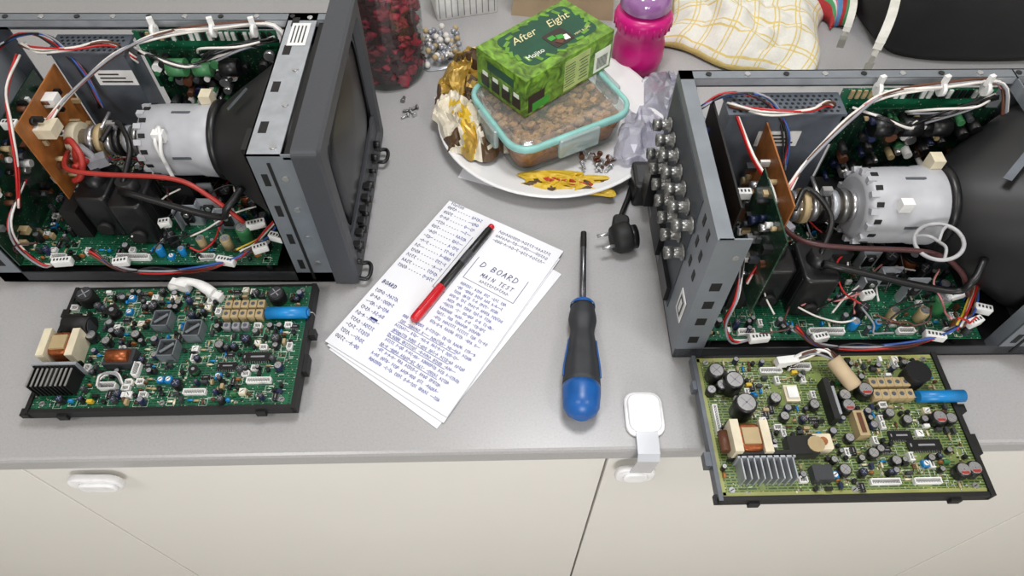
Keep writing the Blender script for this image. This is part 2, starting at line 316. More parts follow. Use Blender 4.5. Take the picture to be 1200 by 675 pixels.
        x,y=A(.925,.36,.05,.014); b.cyl((x-.018,y,z+.009),(x+.028,y,z+.009),.0062,blue,n=16); b.tube([(x-.018,y,z+.008),(x-.024,y,z+.007),(x-.026,y,z)],.0005,silver)
        x,y=A(.82,.69,.036,.016); ic(b,x,y,.032,.011,0,z,14); x,y=A(.74,.62,.024,.012); ic(b,x,y,.022,.009,0,z,10)
        x,y=A(.585,.55,.016,.03); b.box(x,y,z,.010,.026,.012,tan); b.box(x,y,z+.012,.004,.02,.001,brown)
        x,y=A(.49,.38,.014,.05); b.bx(x-.003,x+.003,y-.022,y+.022,z,z+.016,black2); b.box(x+.006,y,z,.004,.03,.012,steell)
        x,y=A(.38,.88,.022,.02); b.box(x,y,z,.018,.014,.012,dkgrey); trim(b,x+.014,y,blue,z)
        x,y=A(.62,.93,.034,.01); conn(b,x,y,10,0,z); x,y=A(.78,.93,.03,.01); conn(b,x,y,9,0,z); x,y=A(.3,.12,.03,.01); conn(b,x,y,8,0,z)
        x,y=A(.36,.3,.03,.022)
        b.box(x,y,z,.014,.018,.004,cream); b.box(x,y,z+.004,.010,.012,.003,white)
        x,y=A(.035,.48,.008,.04); conn(b,x,y,11,math.pi/2,z)
        x,y=A(.5,.1,.03,.02); conn(b,x-.02,y,8,0,z,h=.009)
        pts=[(x-.03,y+.002,z+.012),(x-.015,y+.006,z+.022),(x+.004,y+.004,z+.026),(x+.012,y-.006,z+.02)]
        b.bundle(pts,.0012,[white,wwire,magR,black,wwire,gwire,brown],.0035,5)
        b.tube([(x+.008,y-.001,z+.022),(x+.016,y-.014,z+.018),(x+.026,y-.027,z+.012)],.008,mat("sleeve_beige",(180,160,130),.7),n=12)
        b.box(x-.034,y+.003,z+.006,.022,.008,.010,white,rz=.1)
    for q in ((.04,.04),(.96,.04),(.04,.96),(.96,.96),(.5,.97)):
        x,y=A(*q,.008,.008); b.cyl((x,y,z),(x,y,z+.0012),.0028,silver,n=12); b.box(x,y,z+.0012,.004,.0008,.0002,black,rz=.5)
    populate(b,W-.006,D-.006,11+kind,av,step=.0066,z=z,bright=kind==1,x0=.003,y0=.003)
    b.obj("components",e)
rd0=random.Random(2)
def frame_from(bl,br): d=br-bl; return bl,math.atan2(d.y,d.x),d.length
o,a,w=frame_from(P(36,481,.02),P(342,475,.02)); circuit_board(o,a,w,.147,0)
o,a,w=frame_from(P(846,583,.025),P(1157,577,.025)); circuit_board(o,a,w,.146,1)
# ---------------------------------------------------------------- CRT monitors with covers off
def crt(ox,oy,rot,yx,kind):
    e=empty("crt_monitor",(ox,oy,CT),rot); D=.225;H=.206
    FX0=.345;FX1=.39
    b=B()
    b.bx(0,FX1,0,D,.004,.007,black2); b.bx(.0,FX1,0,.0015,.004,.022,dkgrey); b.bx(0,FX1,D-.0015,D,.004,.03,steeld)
    for fx in (.03,.34):
        for fy in (.03,.19): b.cyl((fx,fy,0),(fx,fy,.004),.009,black)
    b.bx(0,.0015,0,D,.004,H,steel); b.bx(-.001,0,.055,D-.004,.02,H-.012,mat("panel_slate",(58,64,72),.5))
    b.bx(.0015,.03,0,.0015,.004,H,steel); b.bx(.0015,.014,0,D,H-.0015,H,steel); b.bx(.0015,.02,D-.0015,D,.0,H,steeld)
    for zz in (.07,.10,.13,.035):
        b.bx(.010,.020,-.0004,0,zz,zz+.012,black2)
    b.cyl((.022,-.0005,.18),(.022,0,.18),.003,silver)
    b.bx(-.0015,-.0005,.012,.032,.055,.09,white); b.bx(-.0018,-.0014,.016,.028,.06,.085,dkgrey); b.bx(-.002,-.0016,.019,.025,.064,.081,white)
    for yy in (.018,.036):
        for zz in (.12,.15,.18): b.bx(-.0006,0,yy,yy+.006,zz,zz+.012,black2)
    X=Matrix.Rotation(-math.pi/2,4,'Y')
    for i in range(7):
        for j in range(2):
            y=.060+i*.0235; zc=.112+j*.042
            T=Matrix.Translation((-.001,y,zc))@X
            b.lathe([(.0085,0),(.0085,.002),(.0055,.0021),(.0055,.010),(.0052,.011),(.0066,.0112),(.0066,.019),(.0055,.0192),(.0050,.012)],nickel,X=T,n=14,c1=False)
            b.lathe([(.0048,.004),(.0048,.015),(.001,.015)],black,X=T,n=8); b.cyl((-.008,y,zc-.0072),(-.008,y,zc+.0072),.0012,silver,n=6)
    b.bx(-.012,-.001,.195,.222,.03,.085,black); b.bx(-.006,-.001,.06,.11,.025,.05,black); b.bx(-.008,-.001,.12,.17,.03,.07,black)
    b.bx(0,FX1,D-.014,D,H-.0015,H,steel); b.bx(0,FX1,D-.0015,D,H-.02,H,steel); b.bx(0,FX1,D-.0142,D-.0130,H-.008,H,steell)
    for i in range(9): b.cyl((.03+i*.04,D-.007,H),(.03+i*.04,D-.007,H+.0012),.003,silver if i%2 else black,n=10)
    b.bx(FX0,FX1,0,.0015,.004,H,steel)
    if kind==0: b.bx(FX0,FX1-.012,0,D,H-.0015,H,steell); b.bx(FX1-.010,FX1,0,D,H-.006,H-.003,black2)
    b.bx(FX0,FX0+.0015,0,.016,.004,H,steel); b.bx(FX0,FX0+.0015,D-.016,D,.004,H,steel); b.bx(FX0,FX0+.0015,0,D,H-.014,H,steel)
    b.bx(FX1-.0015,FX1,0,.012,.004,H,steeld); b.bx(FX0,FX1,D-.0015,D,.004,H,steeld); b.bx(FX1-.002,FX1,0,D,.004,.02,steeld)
    for zz in (.03,.075,.12,.165): b.bx(FX0+.008,FX0+.014,-.0005,0,zz,zz+.016,black2); b.cyl((FX0+.03,-.001,zz+.01),(FX0+.03,0,zz+.01),.0035,silver,n=12)
    b.bx(FX0+.018,FX0+.021,-.001,0,.01,H-.01,black2)
    if kind==0:
        for yy in (.03,.09,.15,.2): b.bx(FX0+.006,FX0+.014,yy,yy+.016,H,H+.0003,black2)
        b.bx(FX0+.008,FX0+.028,.165,.205,H+.0004,H+.0007,white)
        for q in range(4): b.bx(FX0+.011+q*.004,FX0+.0125+q*.004,.17,.20,H+.0007,H+.0009,dkgrey)
        for yy in (.01,.07,.125,.215): b.cyl((FX0+.025,yy,H),(FX0+.025,yy,H+.0015),.003,silver,n=12)
        b.bx(FX0-.012,FX0,.02,.05,H-.03,H-.012,black)
    b.obj("chassis",e)
    # ---- tube
    b=B(); cy,cz=.118,.116
    def ring(x,hy,hz,p,n=40):
        o=[]
        for i in range(n):
            t=2*math.pi*i/n;c,s_=math.cos(t),math.sin(t); o.append((x,.5*(cy+.113)+hy*math.copysign(abs(c)**p,c),cz-.002+hz*math.copysign(abs(s_)**p,s_)))
        return o
    x0=yx+.080; xe=FX1-.006
    R=[];
    for i in range(11):
        t=i/10; x=x0+(xe-.03-x0)*t; k=t**.75; R.append(ring(x,.034+(.096-.034)*k,.034+(.084-.034)*k,1-.45*t))
    R.append(ring(xe,.099,.086,.5)); b.loft(R,mat("tube_graphite",(19,19,21),.5,var=.4,scale=14))
    Xx=Matrix.Translation((0,cy,cz))@Matrix.Rotation(math.pi/2,4,'Y')
    ysh=mat("yoke_shell",(172,173,178),.4,var=.05)
    b.lathe([(.030,yx-.002),(.035,yx),(.039,yx+.004),(.040,yx+.03),(.0395,yx+.055),(.041,yx+.06),(.042,yx+.077),(.038,yx+.082)],ysh,X=Xx,n=48)
    b.lathe([(.041,yx+.078),(.045,yx+.080),(.045,yx+.086),(.04,yx+.088)],black,X=Xx,n=36)
    for k in range(14):
        t=2*math.pi*k/14; T=Matrix.Translation((yx+.002,cy,cz))@Matrix.Rotation(t,4,'X')
        b.box(.001,0,.035,.008,.006,.0055,ysh,X=T); b.box(.006,.007,.0385,.007,.005,.001,black2,X=T)
        if k%3==0: b.box(.05,0,.0395,.03,.003,.0008,steeld,X=T)
    b.box(yx+.072,cy+.02,cz+.03,.012,.014,.020,cream); b.box(yx+.03,cy-.03,cz+.027,.012,.009,.012,white)
    if kind==0: b.tube([(yx+.028,cy-.042,cz+.01),(yx+.026,cy-.036,cz+.030),(yx+.03,cy-.024,cz+.040),(yx+.034,cy-.036,cz+.036),(yx+.032,cy-.046,cz+.02),(yx+.030,cy-.045,cz-.015)],.0022,white)
    b.cyl((.10,cy,cz),(yx,cy,cz),.0125,mat("neck_glass",(150,140,125),.15,.6))
    nr=(silver,tan,silver,black,steell,nickel,silver); L_=yx-.115
    for k in range(7):
        xa=.118+L_*k/7; b.cyl((xa,cy,cz),(xa+L_/7*.65,cy,cz),.0165+.002*(k%2),nr[k],n=20)
    b.box(.15,cy,cz+.018,.01,.006,.008,silver); b.cyl((.14,cy-.006,cz+.022),(.14,cy+.02,cz+.022),.002,silver)
    b.cyl((.097,cy,cz),(.108,cy,cz),.02,cream if kind==0 else gwire,n=16)
    if kind:
        T=Matrix.Translation((x0+.045,cy-.015,cz+.074))@Matrix.Rotation(-.55,4,'Y')@Matrix.Rotation(.7,4,'Z'); b.box(0,0,0,.04,.008,.0008,steeld,X=T)
        c0=Vector((yx+.058,cy-.064,cz+.018)); rg=mat("ring_light_grey",(166,166,168),.4)
        b.tube([c0+Vector((.020*math.cos(k*math.pi/8),.022*math.sin(k*math.pi/8),.006*math.cos(k*math.pi/8))) for k in range(17)],.0020,rg,n=8)
        for t in (.9,2.6,4.6): b.tube([c0,c0+Vector((.011*math.cos(t+.2),.011*math.sin(t+.2),.004)),c0+Vector((.020*math.cos(t),.022*math.sin(t),.006*math.cos(t)))],.0016,rg)
    else:
        T=Matrix.Translation((x0+.04,cy-.01,cz+.066))@Matrix.Rotation(-.55,4,'Y')@Matrix.Rotation(.7,4,'Z'); b.box(0,0,0,.03,.006,.0008,steeld,X=T)
    b.obj("picture_tube",e)
    # ---- main board
    b=B(); z=.030; b.bx(.03,.325,.006,.11,z-.0016,z,pcbG); b.bx(.03,.325,.11,.20,z-.0016,z,pcbD)
    for px in (.04,.31):
        for py in (.015,.19): b.cyl((px,py,.007),(px,py,z),.003,steeld)
    av=[(.135,.075,.085,.09),(.24,.06,.05,.04)]
    fx=.100 if kind else .125
    for q in (0,1):
        cx=fx+q*.042; b.rbox(cx,.075-.012*q,z,.038,.056,.064,.008,black); b.cyl((cx,.075-.012*q,z+.05),(cx,.075-.012*q,z+.078),.014,black,r1=.010,n=18)
        for k in range(4): b.bx(cx-.0195,cx+.0195,.053-.012*q+k*.013,.055-.012*q+k*.013,z+.004,z+.060,black2)
        b.cyl((cx,.05-.012*q,z+.018),(cx,.041-.012*q,z+.018),.009,black2)
    b.box(fx-.032,.06,z,.018,.03,.045,black2); b.box(fx+.08,.10,z,.03,.03,.045,black2)
    b.tube([(fx+.004,.085,z+.075),(fx+.002,.09,z+.088),(fx-.012,.1,z+.092),(fx-.018,.11,z+.075)],.004,gwire,n=8)
    b.box(fx+.006,.088,z+.076,.02,.012,.012,gwire,rz=.5)
    for k,(hx,hy) in enumerate(((.215,.065),(.238,.075),(.262,.06),(.225,.10))):
        b.bx(hx-.012,hx+.012,hy-.001,hy+.001,z,z+.034,steell); b.bx(hx-.012,hx-.0105,hy-.01,hy,z,z+.034,steell); b.box(hx,hy-.004,z+.01,.011,.004,.016,black); b.cyl((hx,hy-.007,z+.023),(hx,hy-.005,z+.023),.003,silver)
    for (x,y,r,h,m) in ((.285,.04,.0085,.026,grn),(.265,.03,.006,.018,tan),(.30,.065,.006,.018,navy),(.20,.035,.007,.02,black),(.19,.02,.005,.014,blue),(.235,.032,.005,.016,tan),(.285,.085,.007,.02,black),(.25,.10,.008,.024,black),(.215,.02,.004,.012,blue),(.30,.02,.0045,.012,orange)):
        ecap(b,x,y,r,h,z,m,dkgrey if m in(black,) else silver); av.append((x,y,2*r,2*r))
    coil(b,.275,.10,.012,.024,z,copper); b.box(.31,.11,z,.02,.03,.03,steeld)
    conn(b,.16,.013,14,0,z,h=.008); conn(b,.075,.013,6,0,z,h=.008); conn(b,.245,.013,6,0,z,h=.008)
    populate(b,.28,.18,31+kind,av+[(.16,.013,.05,.01)],step=.0090,z=z,x0=.035,y0=.01,tall=1.4)
    b.obj("deflection_board",e)
    # ---- neck board, rear boards
    b=B()
    def vboard(x,y0,y1,z0,z1,m,side,seed,n_=26,cols=(black,silver,tan,black2,white,brown,dkgrey,navy)):
        b.bx(x,x+.0016,y0,y1,z0,z1,m); rd=random.Random(seed)
        for k in range(n_):
            y=rd.uniform(y0+.008,y1-.008); zz=rd.uniform(z0+.01,z1-.008); mm=rd.choice(cols); l=rd.uniform(.003,.012)
            xa=x+.0016 if side>0 else x
            if rd.random()<.5: b.cyl((xa,y,zz),(xa+side*l,y,zz),rd.uniform(.002,.0045),mm,n=10)
            else: b.box(xa+side*l/2,y,zz,l,rd.uniform(.003,.009),rd.uniform(.003,.008),mm)
    if kind==0:
        vboard(.088,.065,.170,.075,.180,orange,1,5,22); vboard(.035,.0,.2,.035,.15,pcbD,1,6,60)
        b.box(.099,.092,.15,.02,.020,.012,cream); b.box(.096,.125,.162,.014,.014,.010,white)
    else:
        vboard(.020,.03,.205,.06,.185,orange,1,7,14); vboard(.066,.01,.10,.075,.19,pcbD,-1,8,26); vboard(.088,.06,.175,.06,.18,orange,-1,9,24)
        b.bx(.034,.036,.05,.20,.10,.19,black2)
    b.obj("neck_board",e)
    # ---- screened power supply box and far board
    b=B(); xa,xb=(.05,.165) if kind else (.085,.165)
    psu=mat("screen_box",(100,107,117),.42,.4)
    b.bx(xa,xb,.178,.208,.06,.188,psu); b.bx(xa-.003,xb+.003,.176,.21,.186,.189,psu)
    nxh=int((xb-xa)/.0062)
    for i in range(nxh):
        for j in range(5): b.cyl((xa+.004+i*.0062+(j%2)*.003,.181+j*.0058,.1889),(xa+.004+i*.0062+(j%2)*.003,.181+j*.0058,.1892),.0019,black2,n=6)
    b.bx(xa+.035,xa+.08,.1772,.178,.145,.165,white)
    for q in range(3): b.bx(xa+.04,xa+.075-q*.006,.1769,.1773,.149+q*.005,.151+q*.005,dkgrey)
    b.bx(.18,.335,.196,.198,.06,.178,pcbD); rd=random.Random(40+kind)
    for k in range(90):
        x=rd.uniform(.185,.33);zz=rd.uniform(.07,.174); mm=rd.choice((black,black,black2,dkgrey,silver,tan,grn,white,brown,navy)); l=rd.uniform(.006,.02); r=rd.uniform(.002,.006)
        b.cyl((x,.196,zz),(x,.196-l,zz),r,mm,n=10)
    gc=mat("green_choke",(70,130,84),.4)
    for k in range(3): b.cyl((.205+k*.03,.183,.165),(.225+k*.03,.183,.165),.010,(gc if kind==0 else black) if k<2 else black,n=14)
    b.bx(.17,.33,.206,.208,.12,.196,pcbG)
    for k in range(22): b.box(.18+k*.0068,.2050,.185,.004,.002,.010,rd.choice((white,black,tan,black)))
    b.bx(.17,.34,.15,.19,.045,.085,black2) if kind else b.bx(.18,.33,.15,.19,.04,.075,black2)
    b.obj("screened_power_supply",e)
    # ---- wiring
    b=B()
    b.bundle([(.10,.10,.16),(.12,.125,.175),(.165,.165,.196),(.21,.192,.2),(.27,.2,.206),(.33,.207,.2),(.345,.19,.17)],.0015,[wwire,wwire,pwire,wwire,gwire,brown],.0028,1)
    b.bundle([(.05,.19,.19),(.08,.17,.198),(.12,.168,.2),(.15,.185,.194),(.17,.19,.17)],.0014,[red,wwire,brown,wwire],.003,2)
    b.bundle([(.055,.17,.19),(.06,.12,.185),(.075,.08,.175),(.075,.05,.14),(.06,.03,.10)],.0014,[red,red,wwire],.002,3)
    b.bundle([(.02,.19,.185),(.05,.20,.198),(.085,.19,.195),(.11,.175,.17),(.12,.16,.13)],.0012,[black,bwire,gwire,red,black],.004,4)
    b.bundle([(.18,.185,.185),(.2,.17,.19),(.23,.168,.18),(.25,.18,.175),(.29,.185,.19),(.33,.2,.19)],.0015,[black,black,gwire,black,wwire],.004,14)
    b.bundle([(.24,.19,.17),(.26,.175,.19),(.29,.178,.198),(.31,.195,.19)],.0014,[black,wwire,black,gwire],.006,24)
    for k in range(3):
        xx=(.2,.265,.31)[k]; b.cyl((xx-.002,.198,.202),(xx+.002,.198,.202),.0075,white,n=12); b.box(xx,.2,.205,.006,.004,.012,white,rz=.4)
    hv=rbrown if kind==0 else magR
    b.tube([(.10,.095,.12),(.108,.07,.125),(.125,.055,.13),(.16,.05,.13),(yx+.05,.045,.128),(yx+.085,.035,.11),(yx+.11,.03,.075)],.0026,hv,n=8)
    if kind==0:
        b.tube([(.102,.10,.13),(.12,.085,.145),(.132,.07,.135),(.128,.058,.12),(.115,.06,.11)],.0034,rbrown,n=8); b.tube([(.102,.11,.12),(.115,.08,.12),(.13,.075,.125),(.125,.06,.13)],.0034,rbrown,n=8)
    b.tube([(yx+.115,.05,.11),(yx+.10,.03,.10),(yx+.08,.03,.085),(fx+.04,.05,.105)],.004,black,n=8)
    b.tube([(fx+.04,.06,.105),(fx+.05,.09,.13),(fx+.03,.12,.14),(fx+.015,.10,.13)],.003,black,n=8)
    b.bundle([(.06,.06,.11),(.05,.02,.09),(.045,.008,.06),(.06,.004,.03),(.085,.004,.04)],.0013,[red,wwire,black,gwire],.003,6)
    b.bundle([(.12,.008,.05),(.15,-.003,.032),(.19,-.004,.03),(.24,-.003,.034),(.28,.006,.04),(.31,.02,.05)],.0014,[brown,red,bwire,gwire,magR,black],.0035,7)
    b.bundle([(.31,.12,.08),(.325,.07,.06),(.31,.03,.05),(.29,.010,.05)],.0012,[bwire,yel,red,brown,wwire,orange],.005,8)
    b.bundle([(.33,.13,.09),(.33,.08,.075),(.32,.05,.045)],.0014,[black,bwire,wwire,red],.006,9)
    rd=random.Random(77+kind)
    for k in range(34):
        p=Vector((rd.uniform(.05,.31),rd.uniform(.01,.17),rd.uniform(.045,.065))); pts=[p]; dr=rd.uniform(0,6.28)
        for q in range(4): dr+=rd.uniform(-.7,.7); p=p+Vector((math.cos(dr)*.02,math.sin(dr)*.02,rd.uniform(-.01,.01))); p.z=max(.042,min(p.z,.08)); p.x=max(.04,min(.33,p.x)); p.y=max(.006,min(.19,p.y)); pts.append(p)
        b.tube(pts,.0011,rd.choice((red,wwire,black,black,gwire,brown,magR,black,pwire,wwire)),n=5,res=4)
    for (x,y,zz,a,n_) in ((.085,.003,.034,.1,5),(.27,.004,.034,-.2,5),(.31,.014,.045,.4,4),(.055,.1,.15,0,4),(.15,.004,.032,.2,4),(.30,.045,.05,.3,5),(.325,.03,.045,-.3,4),(.2,.04,.058,.2,3)):
        b.rbox(x,y,zz,n_*.0042,.008,.009,.001,white,rz=a,seg=2)
        for q in range(n_): b.box(x-(n_-1)*.0018*math.cos(a)+q*.0036*math.cos(a),y-(n_-1)*.0018*math.sin(a)+q*.0036*math.sin(a),zz+.009,.0018,.003,.0004,dkgrey,rz=a)
    b.obj("wiring",e)
    # ---- bezel
    b=B(); gz=.214; x0=FX1;x1=FX1+.027; bz=mat("bezel_grey",(62,64,69),.5,var=.04,scale=400,bump=.04); ya=-.006; yb=D+.030
    def ringyz(x,ins,r=.006):
        o=[];a0,a1,c0,c1=ya+ins,yb-ins,.004+ins,gz-ins
        for (qy,qz,st) in ((a1-r,c1-r,0),(a0+r,c1-r,1),(a0+r,c0+r,2),(a1-r,c0+r,3)):
            for i in range(5):
                tt=math.pi/2*(st+i/4); o.append((x,qy+r*math.cos(tt),qz+r*math.sin(tt)))
        return o
    b.loft([ringyz(x0,.0),ringyz(x0,0),ringyz(x1-.003,0),ringyz(x1,.003),ringyz(x1,.018),ringyz(x1-.008,.022,.012)],bz,c1=False,smooth=False)
    scr=mat("dark_screen_glass",(28,30,34),.35)
    def sring(x,hy,hz):
        return [(x,.1235+hy*math.copysign(abs(math.cos(q))**.35,math.cos(q)),.122+hz*math.copysign(abs(math.sin(q))**.35,math.sin(q))) for q in [2*math.pi*i/48 for i in range(48)]]
    b.loft([sring(x1-.010,.115,.083),sring(x1-.006,.098,.072),sring(x1-.0055,.095,.070)],bz,c0=False,c1=False)
    b.loft([sring(x1-.008,.095,.070),sring(x1-.005,.07,.055),sring(x1-.002,.04,.032),sring(x1-.001,.005,.005)],scr)
    b.bx(x1-.009,x1-.004,ya+.02,yb-.02,.018,.05,bz)
    for i in range(9): b.cyl((x1-.004,.01+i*.024,.03),(x1+.005,.01+i*.024,.03),.0048 if i%3 else .0030,black,n=14)
    for i in range(6): b.rbox(x1+.001,.02+i*.018,.045,.008,.009,.006,.001,black)
    for yy in (.01,.2):
        b.tube([(x1-.002,yy-.011,.012),(x1+.009,yy-.011,.012),(x1+.012,yy,.012),(x1+.009,yy+.011,.012),(x1-.002,yy+.011,.012)],.0025,black,n=8)
    for fy in (.02,.2): b.cyl((x0+.017,fy,0),(x0+.017,fy,.005),.008,black)
    b.obj("bezel",e)
crt(-.594,.465,0.0,.186,0)
crt(.174,.364,math.radians(.5),.186,1)
# ---------------------------------------------------------------- notes
paper=mat("notepaper",(232,233,238),.8,var=.015,scale=30); ink=mat("blue_ink",(48,66,150),.6); inkb=mat("dark_ink",(34,42,104),.6)
e=empty("handwritten_notes",(0,0,CT))
def sheet(c,z,th=.0006,name="sheet"):
    b=B(); TL,TR,BR,BL=[P(*q) for q in c]; n=14; top=[];
    for i in range(n+1):
        for j in range(n+1):
            s=i/n;t=j/n; p=TL*(1-s)*(1-t)+TR*s*(1-t)+BR*s*t+BL*(1-s)*t
            top.append((p.x,p.y,z+.0012*math.sin(s*3.1)*math.sin(t*2.5+.5)))
    fs=[(i*(n+1)+j,i*(n+1)+j+1,(i+1)*(n+1)+j+1,(i+1)*(n+1)+j) for i in range(n) for j in range(n)]
    k=len(top); vs=top+[(x,y,zz-th) for x,y,zz in top]; fs2=[tuple(a+k for a in reversed(f)) for f in fs]
    per=[j for j in range(n)]+[i*(n+1)+n for i in range(n)]+[n*(n+1)+j for j in range(n,0,-1)]+[i*(n+1) for i in range(n,0,-1)]
    side=[(per[i],per[i]+k,per[(i+1)%len(per)]+k,per[(i+1)%len(per)]) for i in range(len(per))]
    b.add(vs,fs+fs2+side,paper); return b.obj(name,e)
MAIN=((527,238),(660,297),(524,491),(382,402))
sheet(((535,255),(658,322),(512,503),(386,410)),.0012,name="under_sheet"); sheet(((530,243),(656,305),(520,497),(384,406)),.0028,name="middle_sheet"); sheet(MAIN,.0046,name="top_sheet")
b=B(); C4=[P(*q) for q in MAIN]; rd=random.Random(4)
def pp(s,t):
    p=C4[0]*(1-s)*(1-t)+C4[1]*s*(1-t)+C4[2]*s*t+C4[3]*(1-s)*t; return Vector((p.x,p.y,.0049+.0012*math.sin(s*3.1)*math.sin(t*2.5+.5)))
def stroke(pts,m=ink,w=.00030):
    q=[pp(*p) for p in pts]
    for a_,c_ in zip(q,q[1:]):
        d=(c_-a_); 
        if d.length<1e-6: continue
        n_=Vector((-d.y,d.x,0)).normalized()*w; d=d.normalized()*w*.6
        b.add([a_-d+n_,a_-d-n_,c_+d-n_,c_+d+n_],[(0,1,2,3)],m)
def word(s,t,n_,h=.015,m=ink,cw=.013,w=.00026):
    for k in range(n_):
        x=s+k*cw; ty=rd.random(); r=rd.uniform; t_=t+r(-.0015,.0015)
        if ty<.3: stroke([(x+cw*.35+cw*.35*math.cos(a_),t_-h/2+h/2*math.sin(a_)) for a_ in [q*1.05+r(0,1) for q in range(7)]],m,w)
        elif ty<.6: stroke([(x,t_),(x+r(0,.3)*cw,t_-h),(x+cw*.5,t_-h*r(.2,.7)),(x+cw*.8,t_-h*r(0,.4))],m,w)
        elif ty<.85: stroke([(x,t_-h),(x+cw*.6,t_-h*.9),(x+cw*.1,t_-h*.4),(x+cw*.7,t_)],m,w)
        else: stroke([(x,t_-h*.5),(x+cw*.8,t_-h*.6)],m,w)
arcp=lambda cx,cy,rx,ry,a0,a1,k=8:[(cx+rx*math.cos(a0+(a1-a0)*i/k),cy+ry*math.sin(a0+(a1-a0)*i/k)) for i in range(k+1)]
hp=math.pi/2
GL={'D':[[(0,0),(0,1)],[(0,1)]+arcp(0,.5,.65,.5,hp,-hp)],'B':[[(0,0),(0,1)],arcp(0,.76,.5,.24,hp,-hp),arcp(0,.26,.6,.26,hp,-hp)],'O':[arcp(.32,.5,.32,.5,0,6.28,12)],
'A':[[(0,0),(.3,1),(.62,0)],[(.1,.4),(.5,.4)]],'R':[[(0,0),(0,1)],arcp(0,.75,.5,.25,hp,-hp),[(0,.5),(.6,0)]],'M':[[(0,0),(.05,1),(.32,.4),(.6,1),(.68,0)]],
'I':[[(.2,0),(.2,1)]],'N':[[(0,0),(0,1),(.55,0),(.55,1)]],'S':[[(.55,.9),(.3,1),(.05,.8),(.5,.35),(.3,0),(0,.1)]],'L':[[(0,1),(0,0),(.5,0)]],'E':[[(.5,1),(0,1),(0,0),(.5,0)],[(0,.5),(.4,.5)]],
'X':[[(0,0),(.6,1)],[(0,1),(.6,0)]],'T':[[(0,1),(.65,1)],[(.32,1),(.32,0)]],' ':[]}
def hand(body,s,t,h,w,m=inkb,lw=.00042):
    for k,ch in enumerate(body):
        for st in GL[ch]: stroke([(s+(k+px+.15*py)*w,t-py*h+rd.uniform(-.001,.001)) for px,py in st],m,lw)
for i in range(13):
    t=.05+i*.036; word(.03,t,4,cw=.020,m=inkb,h=.018,w=.0003)
    for k in range(5): stroke([(.125+k*.024,t-.008),(.131+k*.024,t-.008)],inkb,.0004)
    word(.25,t,5,cw=.018,h=.018,w=.0003)
word(.03,.02,6,cw=.02,m=inkb)
for i in range(9):
    t=.66+i*.037; word(.03,t,4,cw=.020,m=inkb,h=.018,w=.0003); stroke([(.12,t-.008),(.13,t-.008)],inkb); word(.14,t,5,cw=.018,h=.018,w=.0003)
hand("BOARD",.03,.605,.020,.024)
stroke([(.15,.79),(.20,.79)],inkb,.0012)
for i in range(3): word(.50,.06+i*.03,22,cw=.020,h=.016,m=inkb)
hand("D BOARD",.55,.285,.030,.045); hand("MAIN TEST",.60,.335,.022,.030,lw=.00035); word(.62,.365,12,cw=.02,m=inkb)
stroke([(.5,.24),(.5,.38)],inkb); stroke([(.5,.38),(.92,.385),(.92,.245)],inkb)
stroke([(.46,.12),(.46,.68)],inkb,.0002); stroke([(.36,.5),(.46,.5)],inkb); stroke([(.36,.5),(.36,.15)],inkb,.00025)
for i in range(10):
    x=.50+rd.uniform(0,.015)
    while x<.88:
        n_=rd.randint(3,7); word(x,.42+i*.0275,n_,cw=.0145); x+=n_*.0145+.018
for i in range(10):
    x=.32+rd.uniform(0,.02)
    while x<.86:
        n_=rd.randint(3,8); word(x,.71+i*.0285,n_,cw=.0145); x+=n_*.0145+.018
    if i in (1,3,4,6): stroke([(.33,.714+i*.0285),(.8,.714+i*.0285)],ink,.0003)
b.obj("handwriting",e)
# pen
b=B(); p0=P(577,264,.012); p1=P(484,375,.012); d=(p1-p0); Lp=d.length
X=Matrix.Translation(p0)@d.to_track_quat('Z','Y').to_matrix().to_4x4()
redp=mat("red_plastic",(196,22,36),.3)
b.lathe([(.0030,0),(.0038,.001),(.0040,.006)],redp,X=X,n=16); b.lathe([(.0040,.006),(.0046,.010),(.0048,Lp*.66)],black,X=X,n=16,c0=False)
b.lathe([(.0048,Lp*.66),(.0055,Lp*.665),(.0056,Lp*.72),(.0054,Lp*.98),(.0042,Lp)],redp,X=X,n=16,c0=False)
b.box(0,.0058,Lp*.70,.003,.0016,Lp*.22,redp,X=X); b.lathe([(.0049,Lp*.30),(.005,Lp*.31),(.0049,Lp*.42)],mat("pen_label",(60,60,64),.4),X=X,n=16,c0=False,c1=False)
b.obj("felt_tip_pen").location.z=CT-.0005
# ---------------------------------------------------------------- screwdriver
b=B(); p0=P(684,272,.008); p1=P(681,490,.0205); d=p1-p0; Ls=d.length
X=Matrix.Translation(p0)@d.to_track_quat('Z','Y').to_matrix().to_4x4()
chrome=mat("chrome_shaft",(105,105,110),.3,.9); scb=mat("screwdriver_blue",(22,88,160),.35); scg=mat("screwdriver_grip",(44,46,50),.6)
hs=Ls*.43
b.lathe([(.0012,0),(.0030,.003),(.0036,.010),(.0036,hs)],chrome,X=X,n=14); b.lathe([(.00362,.001),(.00375,.010),(.00375,.026)],black2,X=X,n=14,c0=False,c1=False)
def hr(t):
    pts=((0,.0100),(.05,.0135),(.16,.0155),(.28,.0125),(.42,.0155),(.62,.0185),(.8,.0200),(.92,.0185),(.98,.014),(1,.007))
    for (a0,r0),(a1,r1) in zip(pts,pts[1:]):
        if t<=a1: k=(t-a0)/(a1-a0); k=k*k*(3-2*k); return r0+(r1-r0)*k
    return .006
def hring(t,n=36,k=1.0):
    r=hr(t)*k; fl=.06*math.sin(min(1,max(0,(t-.1)/.7))*math.pi)
    return [(r*(1+fl*math.cos(6*a_))*math.cos(a_),r*(1+fl*math.cos(6*a_))*math.sin(a_),hs+(Ls-hs)*t) for a_ in [2*math.pi*i/n for i in range(n)]]
b.loft([hring(t/24) for t in range(0,19)],scg,X=X); b.loft([hring(t/24) for t in range(18,25)],scb,X=X)
